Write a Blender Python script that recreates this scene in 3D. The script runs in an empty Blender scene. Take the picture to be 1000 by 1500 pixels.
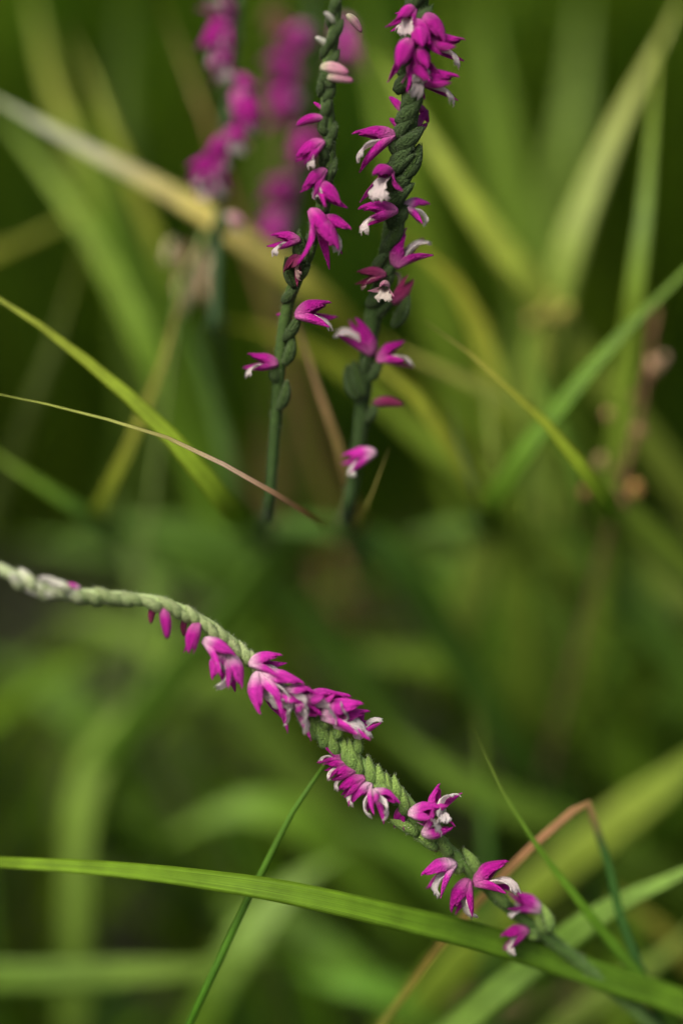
import bpy, bmesh, math, random
import numpy as np
from mathutils import Vector, Matrix

# ------------------------------------------------------------------ camera, sky, sun, exposure
sc = bpy.context.scene
col = sc.collection
U = 1e-4                      # 0.1 mm: one photograph pixel on the plane of focus
S = 3200                      # distance to the plane of focus, in U
PITCH = math.radians(30)
H = 0.36                      # camera height above the ground (m)
FWD = Vector((0, math.cos(PITCH), -math.sin(PITCH)))
UP = Vector((0, math.sin(PITCH), math.cos(PITCH)))
RIGHT = Vector((1, 0, 0))
CAM = Vector((0, 0, H))
cam = bpy.data.cameras.new('camera')
cam.sensor_fit = 'HORIZONTAL'; cam.sensor_width = 36; cam.lens = 36 * S / 1000
cam.clip_start = 0.01; cam.clip_end = 400
cam.dof.use_dof = True; cam.dof.focus_distance = S * U; cam.dof.aperture_fstop = 115.2 / 27.0
cam.dof.aperture_blades = 0
co = bpy.data.objects.new('camera', cam); col.objects.link(co)
co.location = CAM; co.rotation_euler = (math.pi / 2 - PITCH, 0, 0)
sc.camera = co

SUN_EL, SUN_AZ = math.radians(60), math.radians(-125)     # azimuth from +Y towards +X
w = bpy.data.worlds.new('World'); sc.world = w; w.use_nodes = True
nt = w.node_tree; bg = nt.nodes['Background']
sky = nt.nodes.new('ShaderNodeTexSky'); sky.sky_type = 'NISHITA'; sky.sun_disc = False
sky.sun_elevation = SUN_EL; sky.sun_rotation = SUN_AZ
sky.air_density = 0.6; sky.dust_density = 9.0; sky.ozone_density = 0.2
nt.links.new(sky.outputs[0], bg.inputs[0]); bg.inputs[1].default_value = 0.07
sl = bpy.data.lights.new('sun', 'SUN'); sl.energy = 1.5; sl.angle = math.radians(40); sl.color = (1, .94, .84)
so = bpy.data.objects.new('sun', sl); col.objects.link(so)
sd = Vector((math.sin(SUN_AZ) * math.cos(SUN_EL), math.cos(SUN_AZ) * math.cos(SUN_EL), math.sin(SUN_EL)))
so.rotation_euler = sd.to_track_quat('Z', 'Y').to_euler()
sc.view_settings.view_transform = 'Standard'; sc.view_settings.look = 'None'
sc.view_settings.gamma = 1; sc.view_settings.exposure = 1.2
sc.render.engine = 'CYCLES'
sc.cycles.use_denoising = True
sc.cycles.use_adaptive_sampling = False
sc.cycles.max_bounces = 8; sc.cycles.transmission_bounces = 6

rnd = random.Random(7)

# ------------------------------------------------------------------ helpers
def P(px, py, d=0.0):
    """A point seen at photograph pixel (px, py), d tenths of a mm behind the plane of focus."""
    k = (S + d) / S * U
    return CAM + FWD * ((S + d) * U) + RIGHT * ((px - 500) * k) + UP * ((750 - py) * k)

def G(px, py):
    """Where the sight line of a pixel meets the ground."""
    r = FWD * S + RIGHT * (px - 500) + UP * (750 - py)
    return CAM + r * (-H / r.z)

def V2(dx, dy, t=0.0):
    """Direction: dx right, dy down in the picture, t towards the camera."""
    return RIGHT * dx - UP * dy - FWD * t

def s2l(c):
    return tuple((x / 255 / 12.92) if x / 255 <= .04045 else ((x / 255 + .055) / 1.055) ** 2.4 for x in c)

def interp(tab, x):
    xs = [t[0] for t in tab]
    if isinstance(tab[0][1], (tuple, list)):
        return tuple(float(np.interp(x, xs, [t[1][k] for t in tab])) for k in range(len(tab[0][1])))
    return float(np.interp(x, xs, [t[1] for t in tab]))

def catmull(pts, n):
    """n points, evenly spaced by length, on a Catmull-Rom curve through pts."""
    pts = [Vector(p) for p in pts]
    if len(pts) == 2:
        return [pts[0].lerp(pts[1], i / (n - 1)) for i in range(n)]
    e = [pts[0] * 2 - pts[1]] + pts + [pts[-1] * 2 - pts[-2]]
    out = []
    for i in range(1, len(e) - 2):
        p0, p1, p2, p3 = e[i - 1:i + 3]
        for k in range(16):
            t = k / 16
            out.append(.5 * ((2 * p1) + (p2 - p0) * t + (2 * p0 - 5 * p1 + 4 * p2 - p3) * t * t + (3 * p1 - p0 - 3 * p2 + p3) * t ** 3))
    out.append(pts[-1])
    L = [0.0]
    for a, b in zip(out, out[1:]): L.append(L[-1] + (b - a).length)
    res = []
    for i in range(n):
        x = L[-1] * i / (n - 1)
        j = int(np.searchsorted(L, x, side='right')) - 1; j = max(0, min(j, len(out) - 2))
        f = (x - L[j]) / max(L[j + 1] - L[j], 1e-12)
        res.append(out[j].lerp(out[j + 1], f))
    return res

def mesh(name, verts, faces, mat, cols=None, uvs=None):
    me = bpy.data.meshes.new(name)
    me.from_pydata([tuple(v) for v in verts], [], faces)
    me.materials.append(mat)
    if cols is not None:
        a = me.color_attributes.new('Col', 'FLOAT_COLOR', 'POINT')
        a.data.foreach_set('color', np.array([(c[0], c[1], c[2], 1) for c in cols], dtype=np.float32).ravel())
    if uvs is not None:
        uv = me.uv_layers.new(name='UVMap')
        idx = np.empty(len(me.loops), dtype=np.int32); me.loops.foreach_get('vertex_index', idx)
        uv.data.foreach_set('uv', np.array(uvs, dtype=np.float32)[idx].ravel())
    me.polygons.foreach_set('use_smooth', [True] * len(me.polygons))
    me.update()
    return me

def obj(name, me, parent=None, M=None):
    o = bpy.data.objects.new(name, me); col.objects.link(o)
    if parent is not None: o.parent = parent
    if M is not None: o.matrix_basis = M
    return o

def tag(o, label=None, cat=None, group=None, kind=None):
    if label: o['label'] = label
    if cat: o['category'] = cat
    if group: o['group'] = group
    if kind: o['kind'] = kind
    return o

# ------------------------------------------------------------------ materials
def base_mat(name):
    m = bpy.data.materials.new(name); m.use_nodes = True
    n = m.node_tree.nodes; l = m.node_tree.links
    return m, n, l, n['Principled BSDF'], n['Material Output']

def leaf_mat(name, trans=.35, rough=.42, sheen=0.0, spot=.25, spec=.22):
    m, n, l, b, out = base_mat(name)
    at = n.new('ShaderNodeAttribute'); at.attribute_name = 'Col'
    uv = n.new('ShaderNodeUVMap'); mp = n.new('ShaderNodeMapping'); mp.inputs['Scale'].default_value = (22, 1.0, 1)
    l.new(uv.outputs[0], mp.inputs[0])
    st = n.new('ShaderNodeTexNoise'); st.inputs['Scale'].default_value = 1.6; st.inputs['Detail'].default_value = 3
    l.new(mp.outputs[0], st.inputs['Vector'])
    tc = n.new('ShaderNodeTexCoord')
    bl = n.new('ShaderNodeTexNoise'); bl.inputs['Scale'].default_value = 260; bl.inputs['Detail'].default_value = 4
    l.new(tc.outputs['Object'], bl.inputs['Vector'])
    r1 = n.new('ShaderNodeMapRange'); r1.inputs[1].default_value = .3; r1.inputs[2].default_value = .7
    r1.inputs[3].default_value = 1 - spot; r1.inputs[4].default_value = 1 + spot
    l.new(st.outputs[0], r1.inputs[0])
    r2 = n.new('ShaderNodeMapRange'); r2.inputs[1].default_value = .3; r2.inputs[2].default_value = .7
    r2.inputs[3].default_value = .82; r2.inputs[4].default_value = 1.18
    l.new(bl.outputs[0], r2.inputs[0])
    mu = n.new('ShaderNodeMath'); mu.operation = 'MULTIPLY'
    l.new(r1.outputs[0], mu.inputs[0]); l.new(r2.outputs[0], mu.inputs[1])
    sc_ = n.new('ShaderNodeVectorMath'); sc_.operation = 'SCALE'
    l.new(at.outputs['Color'], sc_.inputs[0]); l.new(mu.outputs[0], sc_.inputs['Scale'])
    l.new(sc_.outputs[0], b.inputs['Base Color'])
    b.inputs['Roughness'].default_value = rough; b.inputs['Specular IOR Level'].default_value = spec
    b.inputs['Sheen Weight'].default_value = sheen; b.inputs['Sheen Roughness'].default_value = .4
    bp = n.new('ShaderNodeBump'); bp.inputs['Strength'].default_value = .5; bp.inputs['Distance'].default_value = .00012
    l.new(st.outputs[0], bp.inputs['Height']); l.new(bp.outputs[0], b.inputs['Normal'])
    tr = n.new('ShaderNodeBsdfTranslucent'); l.new(sc_.outputs[0], tr.inputs[0])
    mx = n.new('ShaderNodeMixShader'); mx.inputs[0].default_value = trans
    l.new(b.outputs[0], mx.inputs[1]); l.new(tr.outputs[0], mx.inputs[2]); l.new(mx.outputs[0], out.inputs[0])
    return m

def tissue_mat(name, scale, bump, trans=.25, rough=.5, sheen=.1, sss=0.0, var=.2, spec=.35):
    """Plant tissue: pigment from the mesh, fine grain and bump in object space."""
    m, n, l, b, out = base_mat(name)
    at = n.new('ShaderNodeAttribute'); at.attribute_name = 'Col'
    tc = n.new('ShaderNodeTexCoord')
    no = n.new('ShaderNodeTexNoise'); no.inputs['Scale'].default_value = scale; no.inputs['Detail'].default_value = 5
    l.new(tc.outputs['Object'], no.inputs['Vector'])
    r = n.new('ShaderNodeMapRange'); r.inputs[1].default_value = .3; r.inputs[2].default_value = .7
    r.inputs[3].default_value = 1 - var; r.inputs[4].default_value = 1 + var
    l.new(no.outputs[0], r.inputs[0])
    oi = n.new('ShaderNodeObjectInfo')
    r3 = n.new('ShaderNodeMapRange'); r3.inputs[3].default_value = .82; r3.inputs[4].default_value = 1.15
    l.new(oi.outputs['Random'], r3.inputs[0])
    mu = n.new('ShaderNodeMath'); mu.operation = 'MULTIPLY'
    l.new(r.outputs[0], mu.inputs[0]); l.new(r3.outputs[0], mu.inputs[1])
    sc_ = n.new('ShaderNodeVectorMath'); sc_.operation = 'SCALE'
    l.new(at.outputs['Color'], sc_.inputs[0]); l.new(mu.outputs[0], sc_.inputs['Scale'])
    l.new(sc_.outputs[0], b.inputs['Base Color'])
    b.inputs['Roughness'].default_value = rough; b.inputs['Specular IOR Level'].default_value = spec
    b.inputs['Sheen Weight'].default_value = sheen; b.inputs['Sheen Roughness'].default_value = .5
    bp = n.new('ShaderNodeBump'); bp.inputs['Strength'].default_value = .6; bp.inputs['Distance'].default_value = bump
    l.new(no.outputs[0], bp.inputs['Height']); l.new(bp.outputs[0], b.inputs['Normal'])
    if trans > 0:
        tr = n.new('ShaderNodeBsdfTranslucent'); l.new(sc_.outputs[0], tr.inputs[0])
        mx = n.new('ShaderNodeMixShader'); mx.inputs[0].default_value = trans
        l.new(b.outputs[0], mx.inputs[1]); l.new(tr.outputs[0], mx.inputs[2]); l.new(mx.outputs[0], out.inputs[0])
    return m

M_LEAF = leaf_mat('grass_leaf', spot=.34)
M_MASS = leaf_mat('grass_mass', trans=.4, rough=.55, spec=.08)
M_PETAL = tissue_mat('petal', 22.0, .006, trans=.35, rough=.45, sheen=.0, var=.16)
M_LIP = tissue_mat('lip', 24.0, .02, trans=.4, rough=.4, sheen=.1, var=.1)
M_STEM = tissue_mat('stem', 1800, .00012, trans=0, rough=.65, sheen=.04, var=.22, spec=.12)
M_OVARY = tissue_mat('ovary', 14.0, .012, trans=.05, rough=.65, sheen=.04, var=.25, spec=.12)
M_HAIR = tissue_mat('hair', 500, .0, trans=.5, rough=.5, sheen=0, var=.1)
M_SEED = tissue_mat('seed', 700, .0003, trans=.1, rough=.7, sheen=.1, var=.3)

def soil_mat():
    m, n, l, b, out = base_mat('soil')
    tc = n.new('ShaderNodeTexCoord')
    a = n.new('ShaderNodeTexNoise'); a.inputs['Scale'].default_value = 60; a.inputs['Detail'].default_value = 8
    l.new(tc.outputs['Object'], a.inputs['Vector'])
    r = n.new('ShaderNodeValToRGB')
    r.color_ramp.elements[0].position = .35; r.color_ramp.elements[0].color = (.012, .014, .006, 1)
    r.color_ramp.elements[1].position = .7; r.color_ramp.elements[1].color = (.05, .06, .018, 1)
    l.new(a.outputs[0], r.inputs[0]); l.new(r.outputs[0], b.inputs['Base Color'])
    b.inputs['Roughness'].default_value = .9
    bp = n.new('ShaderNodeBump'); bp.inputs['Distance'].default_value = .01; l.new(a.outputs[0], bp.inputs['Height'])
    l.new(bp.outputs[0], b.inputs['Normal'])
    return m

# ------------------------------------------------------------------ ground
gv, gf = [], []
N = 60
def gx(i): t = (i / N * 2 - 1); return math.copysign(abs(t) ** 3.5, t) * 150
for j in range(N + 1):
    for i in range(N + 1):
        x, y = gx(i), gx(j) + .6
        z = .006 * math.sin(x * 9 + 1) * math.cos(y * 8) - .006 + .5 * math.sin(x * .05) * math.sin(y * .04) * min(1, (x * x + y * y) / 400)
        gv.append((x, y, z))
for j in range(N):
    for i in range(N):
        a = j * (N + 1) + i; gf.append((a, a + 1, a + N + 2, a + N + 1))
tag(obj('ground', mesh('ground', gv, gf, soil_mat())), 'dark damp soil and litter under the grass', 'ground', kind='structure')

# ------------------------------------------------------------------ the uncountable grass of the meadow (one mass)
def project(p):
    """numpy (n,3) -> px, py, depth behind focus"""
    r = p - np.array(CAM)
    D = r @ np.array(FWD)
    x = r @ np.array(RIGHT); y = r @ np.array(UP)
    Ds = np.maximum(D, 1e-4)
    return 500 + x / Ds * S, 750 - y / Ds * S, D / U - S, D

GREENS = [s2l((c[0] * .92, c[1], c[2] * .72)) for c in ((112, 140, 40), (96, 130, 32), (128, 150, 52), (84, 118, 36), (140, 156, 66), (72, 108, 44), (120, 142, 34), (104, 134, 60))]
TANS = [s2l(c) for c in ((160, 148, 92), (150, 120, 80), (172, 160, 110))]

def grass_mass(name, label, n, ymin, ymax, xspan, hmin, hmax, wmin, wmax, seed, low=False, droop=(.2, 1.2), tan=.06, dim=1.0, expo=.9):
    g = np.random.default_rng(seed)
    K = 10
    allv, allf, allc, alluv = [], [], [], []
    base = 0; made = 0; tries = 0
    while made < n and tries < n * 6:
        tries += 1
        y = ymin + (ymax - ymin) * g.random() ** expo
        x = (g.random() * 2 - 1) * (xspan[0] + (xspan[1] - xspan[0]) * (y - ymin) / (ymax - ymin))
        h = g.uniform(hmin, hmax); wd = g.uniform(wmin, wmax)
        az = g.uniform(0, 2 * math.pi); dr = g.uniform(*droop)
        t = np.linspace(0, 1, K)
        lean = g.uniform(.05, .35)
        ang = math.pi / 2 - lean - dr * 1.3 * t ** 1.6       # elevation along the blade
        ds = h / (K - 1)
        hx = np.concatenate([[0], np.cumsum(np.cos(ang[:-1]) * ds)])
        hz = np.concatenate([[0], np.cumsum(np.sin(ang[:-1]) * ds)]) - .004
        bend = g.uniform(-.5, .5) * t * t * .3 * h
        c = np.stack([x + math.cos(az) * hx - math.sin(az) * bend, y + math.sin(az) * hx + math.cos(az) * bend, hz], 1)
        if c[1:, 2].min() < .002: continue
        px, py, d, D = project(c)
        inf = (px > -250) & (px < 1250) & (py > -300) & (py < 1850)
        if (D[:] < .05).any(): continue
        near = (d < 900) & inf
        if near.any(): continue
        if low and ((py < 752) & inf).any(): continue
        if not low and ((d < 1200) & inf).any(): continue
        tw = g.uniform(-1.2, 1.2) * t + g.uniform(-.6, .6)
        side = np.stack([-math.sin(az) * np.cos(tw), math.cos(az) * np.cos(tw), np.sin(tw)], 1)
        wid = wd * .5 * np.minimum(1, (1.02 - t) * 2.2) * (.55 + .45 * np.minimum(1, t * 4))
        tang = np.gradient(c, axis=0); tang /= np.linalg.norm(tang, axis=1)[:, None]
        nor = np.cross(side, tang)
        L = c - side * wid[:, None]; R = c + side * wid[:, None]; Mid = c + nor * (wid * .35)[:, None]
        allv.append(np.stack([L, Mid, R], 1).reshape(-1, 3))
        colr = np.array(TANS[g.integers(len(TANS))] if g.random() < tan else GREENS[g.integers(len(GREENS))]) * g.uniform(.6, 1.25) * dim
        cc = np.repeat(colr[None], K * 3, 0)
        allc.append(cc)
        alluv.append(np.stack([np.tile([0, .5, 1], K), np.repeat(t * 6 + g.random() * 50, 3)], 1))
        f = []
        for k in range(K - 1):
            a = base + k * 3
            f += [(a, a + 1, a + 4, a + 3), (a + 1, a + 2, a + 5, a + 4)]
        allf += f
        base += K * 3; made += 1
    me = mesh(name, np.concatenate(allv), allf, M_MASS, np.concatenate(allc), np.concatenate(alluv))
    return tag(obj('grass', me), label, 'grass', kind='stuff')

grass_mass('grass_near', 'dense mass of green meadow grass close behind the leaning orchid', 2600, .26, .78, (.30, .45), .08, .24, .003, .007, 11, low=True, droop=(.3, 1.4), tan=.015, dim=.62)  # dim darkens the greens, standing in for shade between the blades
grass_mass('grass_far', 'tall blurred meadow grass stretching away behind the upright orchids', 8000, .60, 2.2, (.4, 1.1), .14, .34, .004, .009, 12, droop=(.1, .9), tan=0, dim=.85, expo=1.5)

# ------------------------------------------------------------------ single grass blades
def blade(label, pts, widths, cols, root=None, roll=0.0, taper=True, n=44, keel=.28, name='leaf', cat='grass plant', round_=False, up=.25, group=None):
    """pts: (px, py, d) from tip to base; the base runs on to the ground at the root pixel."""
    fk = .85 if sum(p[1] for p in pts) / len(pts) < 720 else 1.3
    far_ = lambda d: d if d < 220 else 220 + (d - 220) * fk      # soft ones stand back
    pts = [(a, b, far_(d)) for a, b, d in pts]
    soft = pts[0][2] > 330                                     # grass further back, its colour lifted because less light reaches it
    wp = [P(*p) for p in pts]
    nv = len(wp)
    if root is not None:
        g = G(*root); e = wp[-1]
        dirn = (wp[-1] - wp[-2]).normalized()
        L = (g - e).length
        px, py, d = pts[-1]
        if 690 < py < 800 and root[1] < 1100:              # grows from well behind: its foot runs away from the camera
            q = pts[-2]; k = 26 / max(1, math.hypot(px - q[0], py - q[1])); ux, uy = (px - q[0]) * k, (py - q[1]) * k
            wp.append(P(px + ux, py + uy, d + 330)); wp.append(P(px + ux * 1.5, py + uy * 1.6, d + 900))
        else:
            wp.append(e + dirn * L * .25 + (g - e) * .12)
        wp.append(wp[-1].lerp(g, .6) + Vector((0, 0, .05 * L)))
        wp.append(g - Vector((0, 0, .004)))
    # where on the whole length the traced part ends
    ln = [0.0]
    for a, b in zip(wp, wp[1:]): ln.append(ln[-1] + (b - a).length)
    fr = ln[nv - 1] / ln[-1]
    c = catmull(wp, n)
    verts, faces, cc, uv = [], [], [], []
    ring = 8
    for i, p in enumerate(c):
        t = i / (n - 1)
        tt = min(1, t / fr)
        a = c[max(0, i - 1)]; b = c[min(n - 1, i + 1)]
        T = (b - a).normalized()
        view = (p - CAM).normalized()
        Sd = T.cross(view)
        if Sd.length < 1e-4: Sd = RIGHT.copy()
        Sd.normalize(); Nn = Sd.cross(T).normalized()
        rl = roll + .35 * math.sin(t * 5 + len(label))
        S2 = Sd * math.cos(rl) + Nn * math.sin(rl); N2 = Nn * math.cos(rl) - Sd * math.sin(rl)
        wd = interp([(k / (len(widths) - 1), x) for k, x in enumerate(widths)], tt) * .5 * (p - CAM).dot(FWD) / S
        wd *= (1 + .04 * math.sin(t * 23 + len(label)))
        if taper: wd *= min(1, .06 + t * n / 7.0)
        if t > fr: wd *= 1 - .3 * (t - fr) / max(1 - fr, 1e-6)
        th = max(wd * .09, .00006)
        if round_:
            for k in range(ring):
                an = 2 * math.pi * k / ring
                verts.append(p + S2 * wd * math.cos(an) + N2 * wd * math.sin(an) * .85)
        else:
            for (sx, dz) in ((-1, 0), (-.5, keel * .62), (0, keel), (.5, keel * .62), (1, 0)):
                verts.append(p + S2 * wd * sx + N2 * (wd * dz))
            for (sx, dz) in ((.5, keel * .62), (0, keel), (-.5, keel * .62)):
                verts.append(p + S2 * wd * sx + N2 * (wd * dz - th * 1.6))
        cl = interp([(k / (len(cols) - 1), s2l(x)) for k, x in enumerate(cols)], tt)
        if soft: cl = (cl[0] * 1.02, cl[1] * 1.05, cl[2] * 1.05)
        for k in range(ring):
            kk = (.94, 1.05, .88, 1.05, .94, 1, .95, 1)[k]
            cc.append([x * kk for x in cl])
            uv.append(((0, .25, .5, .75, 1, .75, .5, .25)[k], t * 8))
        if i:
            o = (i - 1) * ring
            for k in range(ring):
                k2 = (k + 1) % ring
                faces.append((o + k, o + k2, o + ring + k2, o + ring + k))
    faces.append(tuple(range(ring)))
    faces.append(tuple(reversed(range((n - 1) * ring, n * ring))))
    bs = c[-1] + Vector((0, 0, .004)) if root is not None else c[-1]
    e = bpy.data.objects.new('grass_plant', None); col.objects.link(e); e.location = bs; e.empty_display_size = .01
    obj('leaf' if not round_ else 'stem', mesh(name, [v - bs for v in verts], faces, M_LEAF, cc, uv), e)
    return tag(e, label, cat, group)

YG = (142, 158, 48); LG = (126, 152, 50); MG = (98, 132, 36); DG = (70, 106, 42); OL = (134, 142, 44); PG = (146, 160, 84); BG_ = (112, 146, 88)
TAN = (168, 134, 84); PINKTAN = (168, 138, 104); CREAM = (190, 182, 110)

# --- upper half, near the plane of focus
blade('yellow green grass blade sloping down from the left edge, above the thin browning one',
      [(-90, 385, 100), (27, 455, 110), (100, 508, 115), (180, 573, 120), (250, 640, 125), (300, 700, 140), (340, 748, 170)], [26, 30, 34, 34, 34], [(160, 172, 78), YG, (132, 158, 42), (124, 154, 40)], (420, 960), .2)
blade('very thin arching grass blade browning near its middle, crossing the left stem foot',
      [(-120, 555, -70), (27, 583, -40), (120, 604, -30), (200, 627, -20), (270, 650, -10), (320, 676, 0), (380, 710, 20), (425, 736, 60), (462, 762, 160)],
      [8, 10, 11, 12, 11, 10], [(150, 164, 74), (156, 170, 74), (160, 174, 74), (160, 172, 78), (162, 172, 84), (164, 166, 88), (178, 148, 116), (204, 186, 160), (158, 122, 84), (142, 108, 70), (132, 128, 50)], (520, 940), .3)
blade('pointed yellow green blade with its dry tip right of the right orchid',
      [(622, 470, 130), (650, 490, 132), (690, 520, 136), (740, 565, 140), (800, 620, 150), (850, 680, 170), (890, 737, 210)], [12, 20, 28, 32, 34], [CREAM, (160, 160, 60), YG, (134, 158, 40), (112, 146, 34)], (960, 1000), .2)
blade('mid green blade rising to the right edge, crossing the pointed yellow blade',
      [(1080, 320, 330), (973, 428, 330), (900, 500, 330), (840, 572, 330), (770, 660, 350), (715, 745, 400)], [26, 32, 36, 36, 34], [(112, 150, 48), MG, (100, 142, 34), (94, 130, 34)], (660, 1000), -.2)
blade('short cream pointed blade tip beside the lowest flower of the right orchid',
      [(570, 655, 110), (558, 690, 120), (545, 722, 140), (532, 752, 190)], [5, 15, 17, 18], [CREAM, (184, 178, 96), (170, 170, 80)], (500, 960), .1)
blade('dry pinkish tan blade slanting down between the two sharp orchids',
      [(425, 440, 240), (440, 488, 240), (470, 580, 250), (497, 655, 260), (520, 740, 320)], [16, 28, 28, 26, 24], [PINKTAN, (176, 142, 104), (164, 142, 84), (150, 134, 78)], (560, 990), .2)
# --- upper half, soft background blades
blade('soft olive blade leaning up to a dry seed head, left of the orchids',
      [(276, 400, 360), (255, 470, 370), (235, 540, 380), (200, 630, 390), (165, 705, 410), (145, 750, 480)], [14, 24, 26, 26, 26], [(170, 140, 92), (150, 146, 62), OL, (124, 142, 44)], (110, 1000), .2)
blade('broad pale straw blade lying across the upper left, bleached near its left end',
      [(-70, 110, 520), (40, 170, 520), (75, 190, 520), (120, 214, 520), (200, 255, 510), (300, 312, 500), (380, 368, 500), (440, 412, 520), (500, 470, 600)], [36, 42, 44, 46, 46, 44, 38],
      [(140, 150, 90), (178, 186, 150), (196, 198, 168), (176, 168, 116), (188, 176, 96), (186, 172, 98), (164, 164, 70), OL], (600, 900), .1)
blade('soft yellow green blade descending behind the straw blade at upper left',
      [(95, 30, 760), (130, 100, 750), (165, 190, 740), (200, 280, 740), (235, 370, 760), (262, 450, 800)], [28, 38, 40, 38, 34], [(150, 158, 70), (150, 160, 64), OL, MG], (300, 940), 0)
blade('wide soft green blade crossing under the straw blade towards lower left centre',
      [(-30, 130, 900), (40, 215, 860), (110, 310, 820), (165, 400, 800), (210, 490, 800), (255, 600, 840)], [46, 54, 54, 50, 44], [MG, LG, (116, 146, 46), MG], (300, 940), .2)
blade('faint olive blade rising at the left edge under the straw blade',
      [(190, 265, 820), (120, 310, 820), (40, 352, 820), (-60, 400, 840)], [30, 36, 36, 34], [LG, OL, OL], (-250, 760), 0)
blade('faint olive blade standing at far left behind the sloping blade',
      [(130, 330, 760), (105, 420, 760), (75, 520, 780), (30, 640, 820)], [20, 28, 30, 30], [OL, (110, 124, 60), (96, 112, 50)], (-40, 960), .2)
blade('blurred light blade standing at upper left corner',
      [(40, -60, 1100), (60, 60, 1080), (100, 190, 1060), (160, 330, 1060)], [44, 56, 56, 50], [LG, OL, MG], (240, 800), .1)
blade('narrow dry blade hanging at top left of the blurred magenta spike',
      [(230, -20, 700), (262, 70, 700), (292, 150, 700), (310, 200, 720)], [20, 26, 22, 14], [OL, (160, 150, 80), (170, 134, 88)], (330, 700), .1)
blade('blurred blue green blade running down behind the thin browning blade',
      [(255, 430, 640), (290, 520, 640), (320, 620, 660), (350, 740, 720)], [26, 34, 36, 34], [DG, (88, 118, 52), (90, 122, 60)], (370, 1000), .3)
blade('yellow blurred blade glowing behind the left orchid at middle height',
      [(300, 468, 700), (350, 476, 690), (400, 488, 690), (470, 520, 700), (560, 590, 720)], [34, 44, 46, 44, 40], [OL, (146, 152, 36), (140, 152, 40), LG], (650, 960), .2)
blade('broad soft yellow green blade slanting down right of the right orchid',
      [(540, 40, 700), (590, 140, 680), (640, 222, 660), (690, 300, 650), (745, 378, 660), (795, 440, 700)], [44, 56, 58, 56, 50], [LG, (146, 162, 62), (148, 162, 58), (138, 156, 58)], (870, 880), 0)
blade('broad pale blade rising to the upper right corner',
      [(1010, -30, 680), (968, 60, 670), (920, 150, 660), (880, 240, 660), (845, 330, 670), (815, 430, 700)], [40, 58, 64, 60, 54], [(152, 164, 78), (154, 164, 76), PG, (132, 154, 60)], (770, 900), 0)
blade('narrow upright blade close to the right edge, beside the broad pale blade',
      [(970, 20, 500), (958, 150, 490), (948, 270, 490), (936, 380, 500), (925, 470, 540)], [20, 34, 36, 34, 30], [OL, LG, (120, 148, 66), LG], (900, 960), .1)
blade('wide olive blade bending down behind the pointed yellow blade',
      [(560, 330, 620), (620, 372, 610), (670, 420, 600), (705, 490, 600), (725, 570, 620), (735, 660, 680)], [44, 62, 62, 56, 48], [OL, (146, 150, 44), (136, 146, 48), LG], (745, 980), 0)
blade('curved yellow green blade sweeping from the right orchid stem to lower right',
      [(500, 500, 420), (552, 535, 400), (610, 580, 380), (650, 640, 370), (690, 700, 390), (720, 750, 450)], [40, 46, 46, 42, 40], [OL, (146, 154, 42), (144, 154, 44), LG], (760, 990), .1)
blade('soft olive blade lying level behind the curved yellow green blade',
      [(540, 480, 520), (600, 520, 510), (670, 552, 510), (730, 580, 520), (800, 640, 560)], [32, 42, 42, 40, 36], [OL, (150, 150, 70), (128, 142, 58), LG], (860, 980), .1)
blade('blurred pale upright blade under the olive bend, lower right',
      [(712, 540, 520), (716, 600, 510), (722, 670, 520), (730, 750, 600)], [30, 40, 40, 36], [PG, (134, 148, 66), LG], (740, 1000), 0)
blade('light green blurred blade below the yellowish seed cluster',
      [(790, 460, 560), (780, 520, 550), (800, 590, 540), (835, 660, 560), (860, 745, 620)], [36, 48, 46, 44, 40], [LG, (124, 158, 58), (110, 148, 48), MG], (900, 1000), .2)
blade('bluish pale thin blade low behind the curved yellow green blade',
      [(660, 585, 360), (668, 640, 360), (690, 700, 380), (700, 752, 440)], [8, 14, 16, 16], [(140, 160, 130), BG_, BG_], (720, 980), .1)
blade('blurred dark green blade at the left edge below the thin browning blade',
      [(-40, 640, 500), (27, 690, 490), (80, 722, 500), (150, 770, 560)], [34, 44, 44, 40], [LG, MG, DG], (230, 1000), .1)
far = [((700, -40, 1500), (735, 150, 1450), (770, 330, 1450), (800, 480, 1500), 56, (104, 132, 40), 'tall blurred blade far behind between the two broad pale blades'),
       ((660, -40, 1700), (690, 100, 1700), (728, 260, 1700), (770, 420, 1750), 60, (96, 122, 30), 'faint blurred blade far right of the top magenta cluster'),
       ((860, -40, 1600), (850, 60, 1600), (840, 170, 1600), (815, 300, 1650), 70, (120, 146, 60), 'blurred light blade behind top of the broad pale right blade'),
       ((190, -60, 1500), (185, 40, 1500), (180, 150, 1500), (190, 300, 1550), 60, (96, 120, 46), 'faint upright blade far behind the upper left corner'),
       ((530, -40, 1300), (545, 60, 1300), (570, 180, 1300), (610, 330, 1350), 60, (118, 146, 44), 'blurred upright blade far behind the gap between the sharp orchids'),
       ((380, 30, 1500), (385, 140, 1500), (395, 270, 1500), (410, 420, 1550), 54, (106, 130, 44), 'faint blurred blade far behind the soft pink spikes')]
for a, b, c_, d_, wd, cl, lab in far:
    blade(lab, [a, b, c_, d_], [wd * .7, wd, wd, wd * .9], [cl, cl, cl], (d_[0] + 30, 650), .2)

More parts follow.
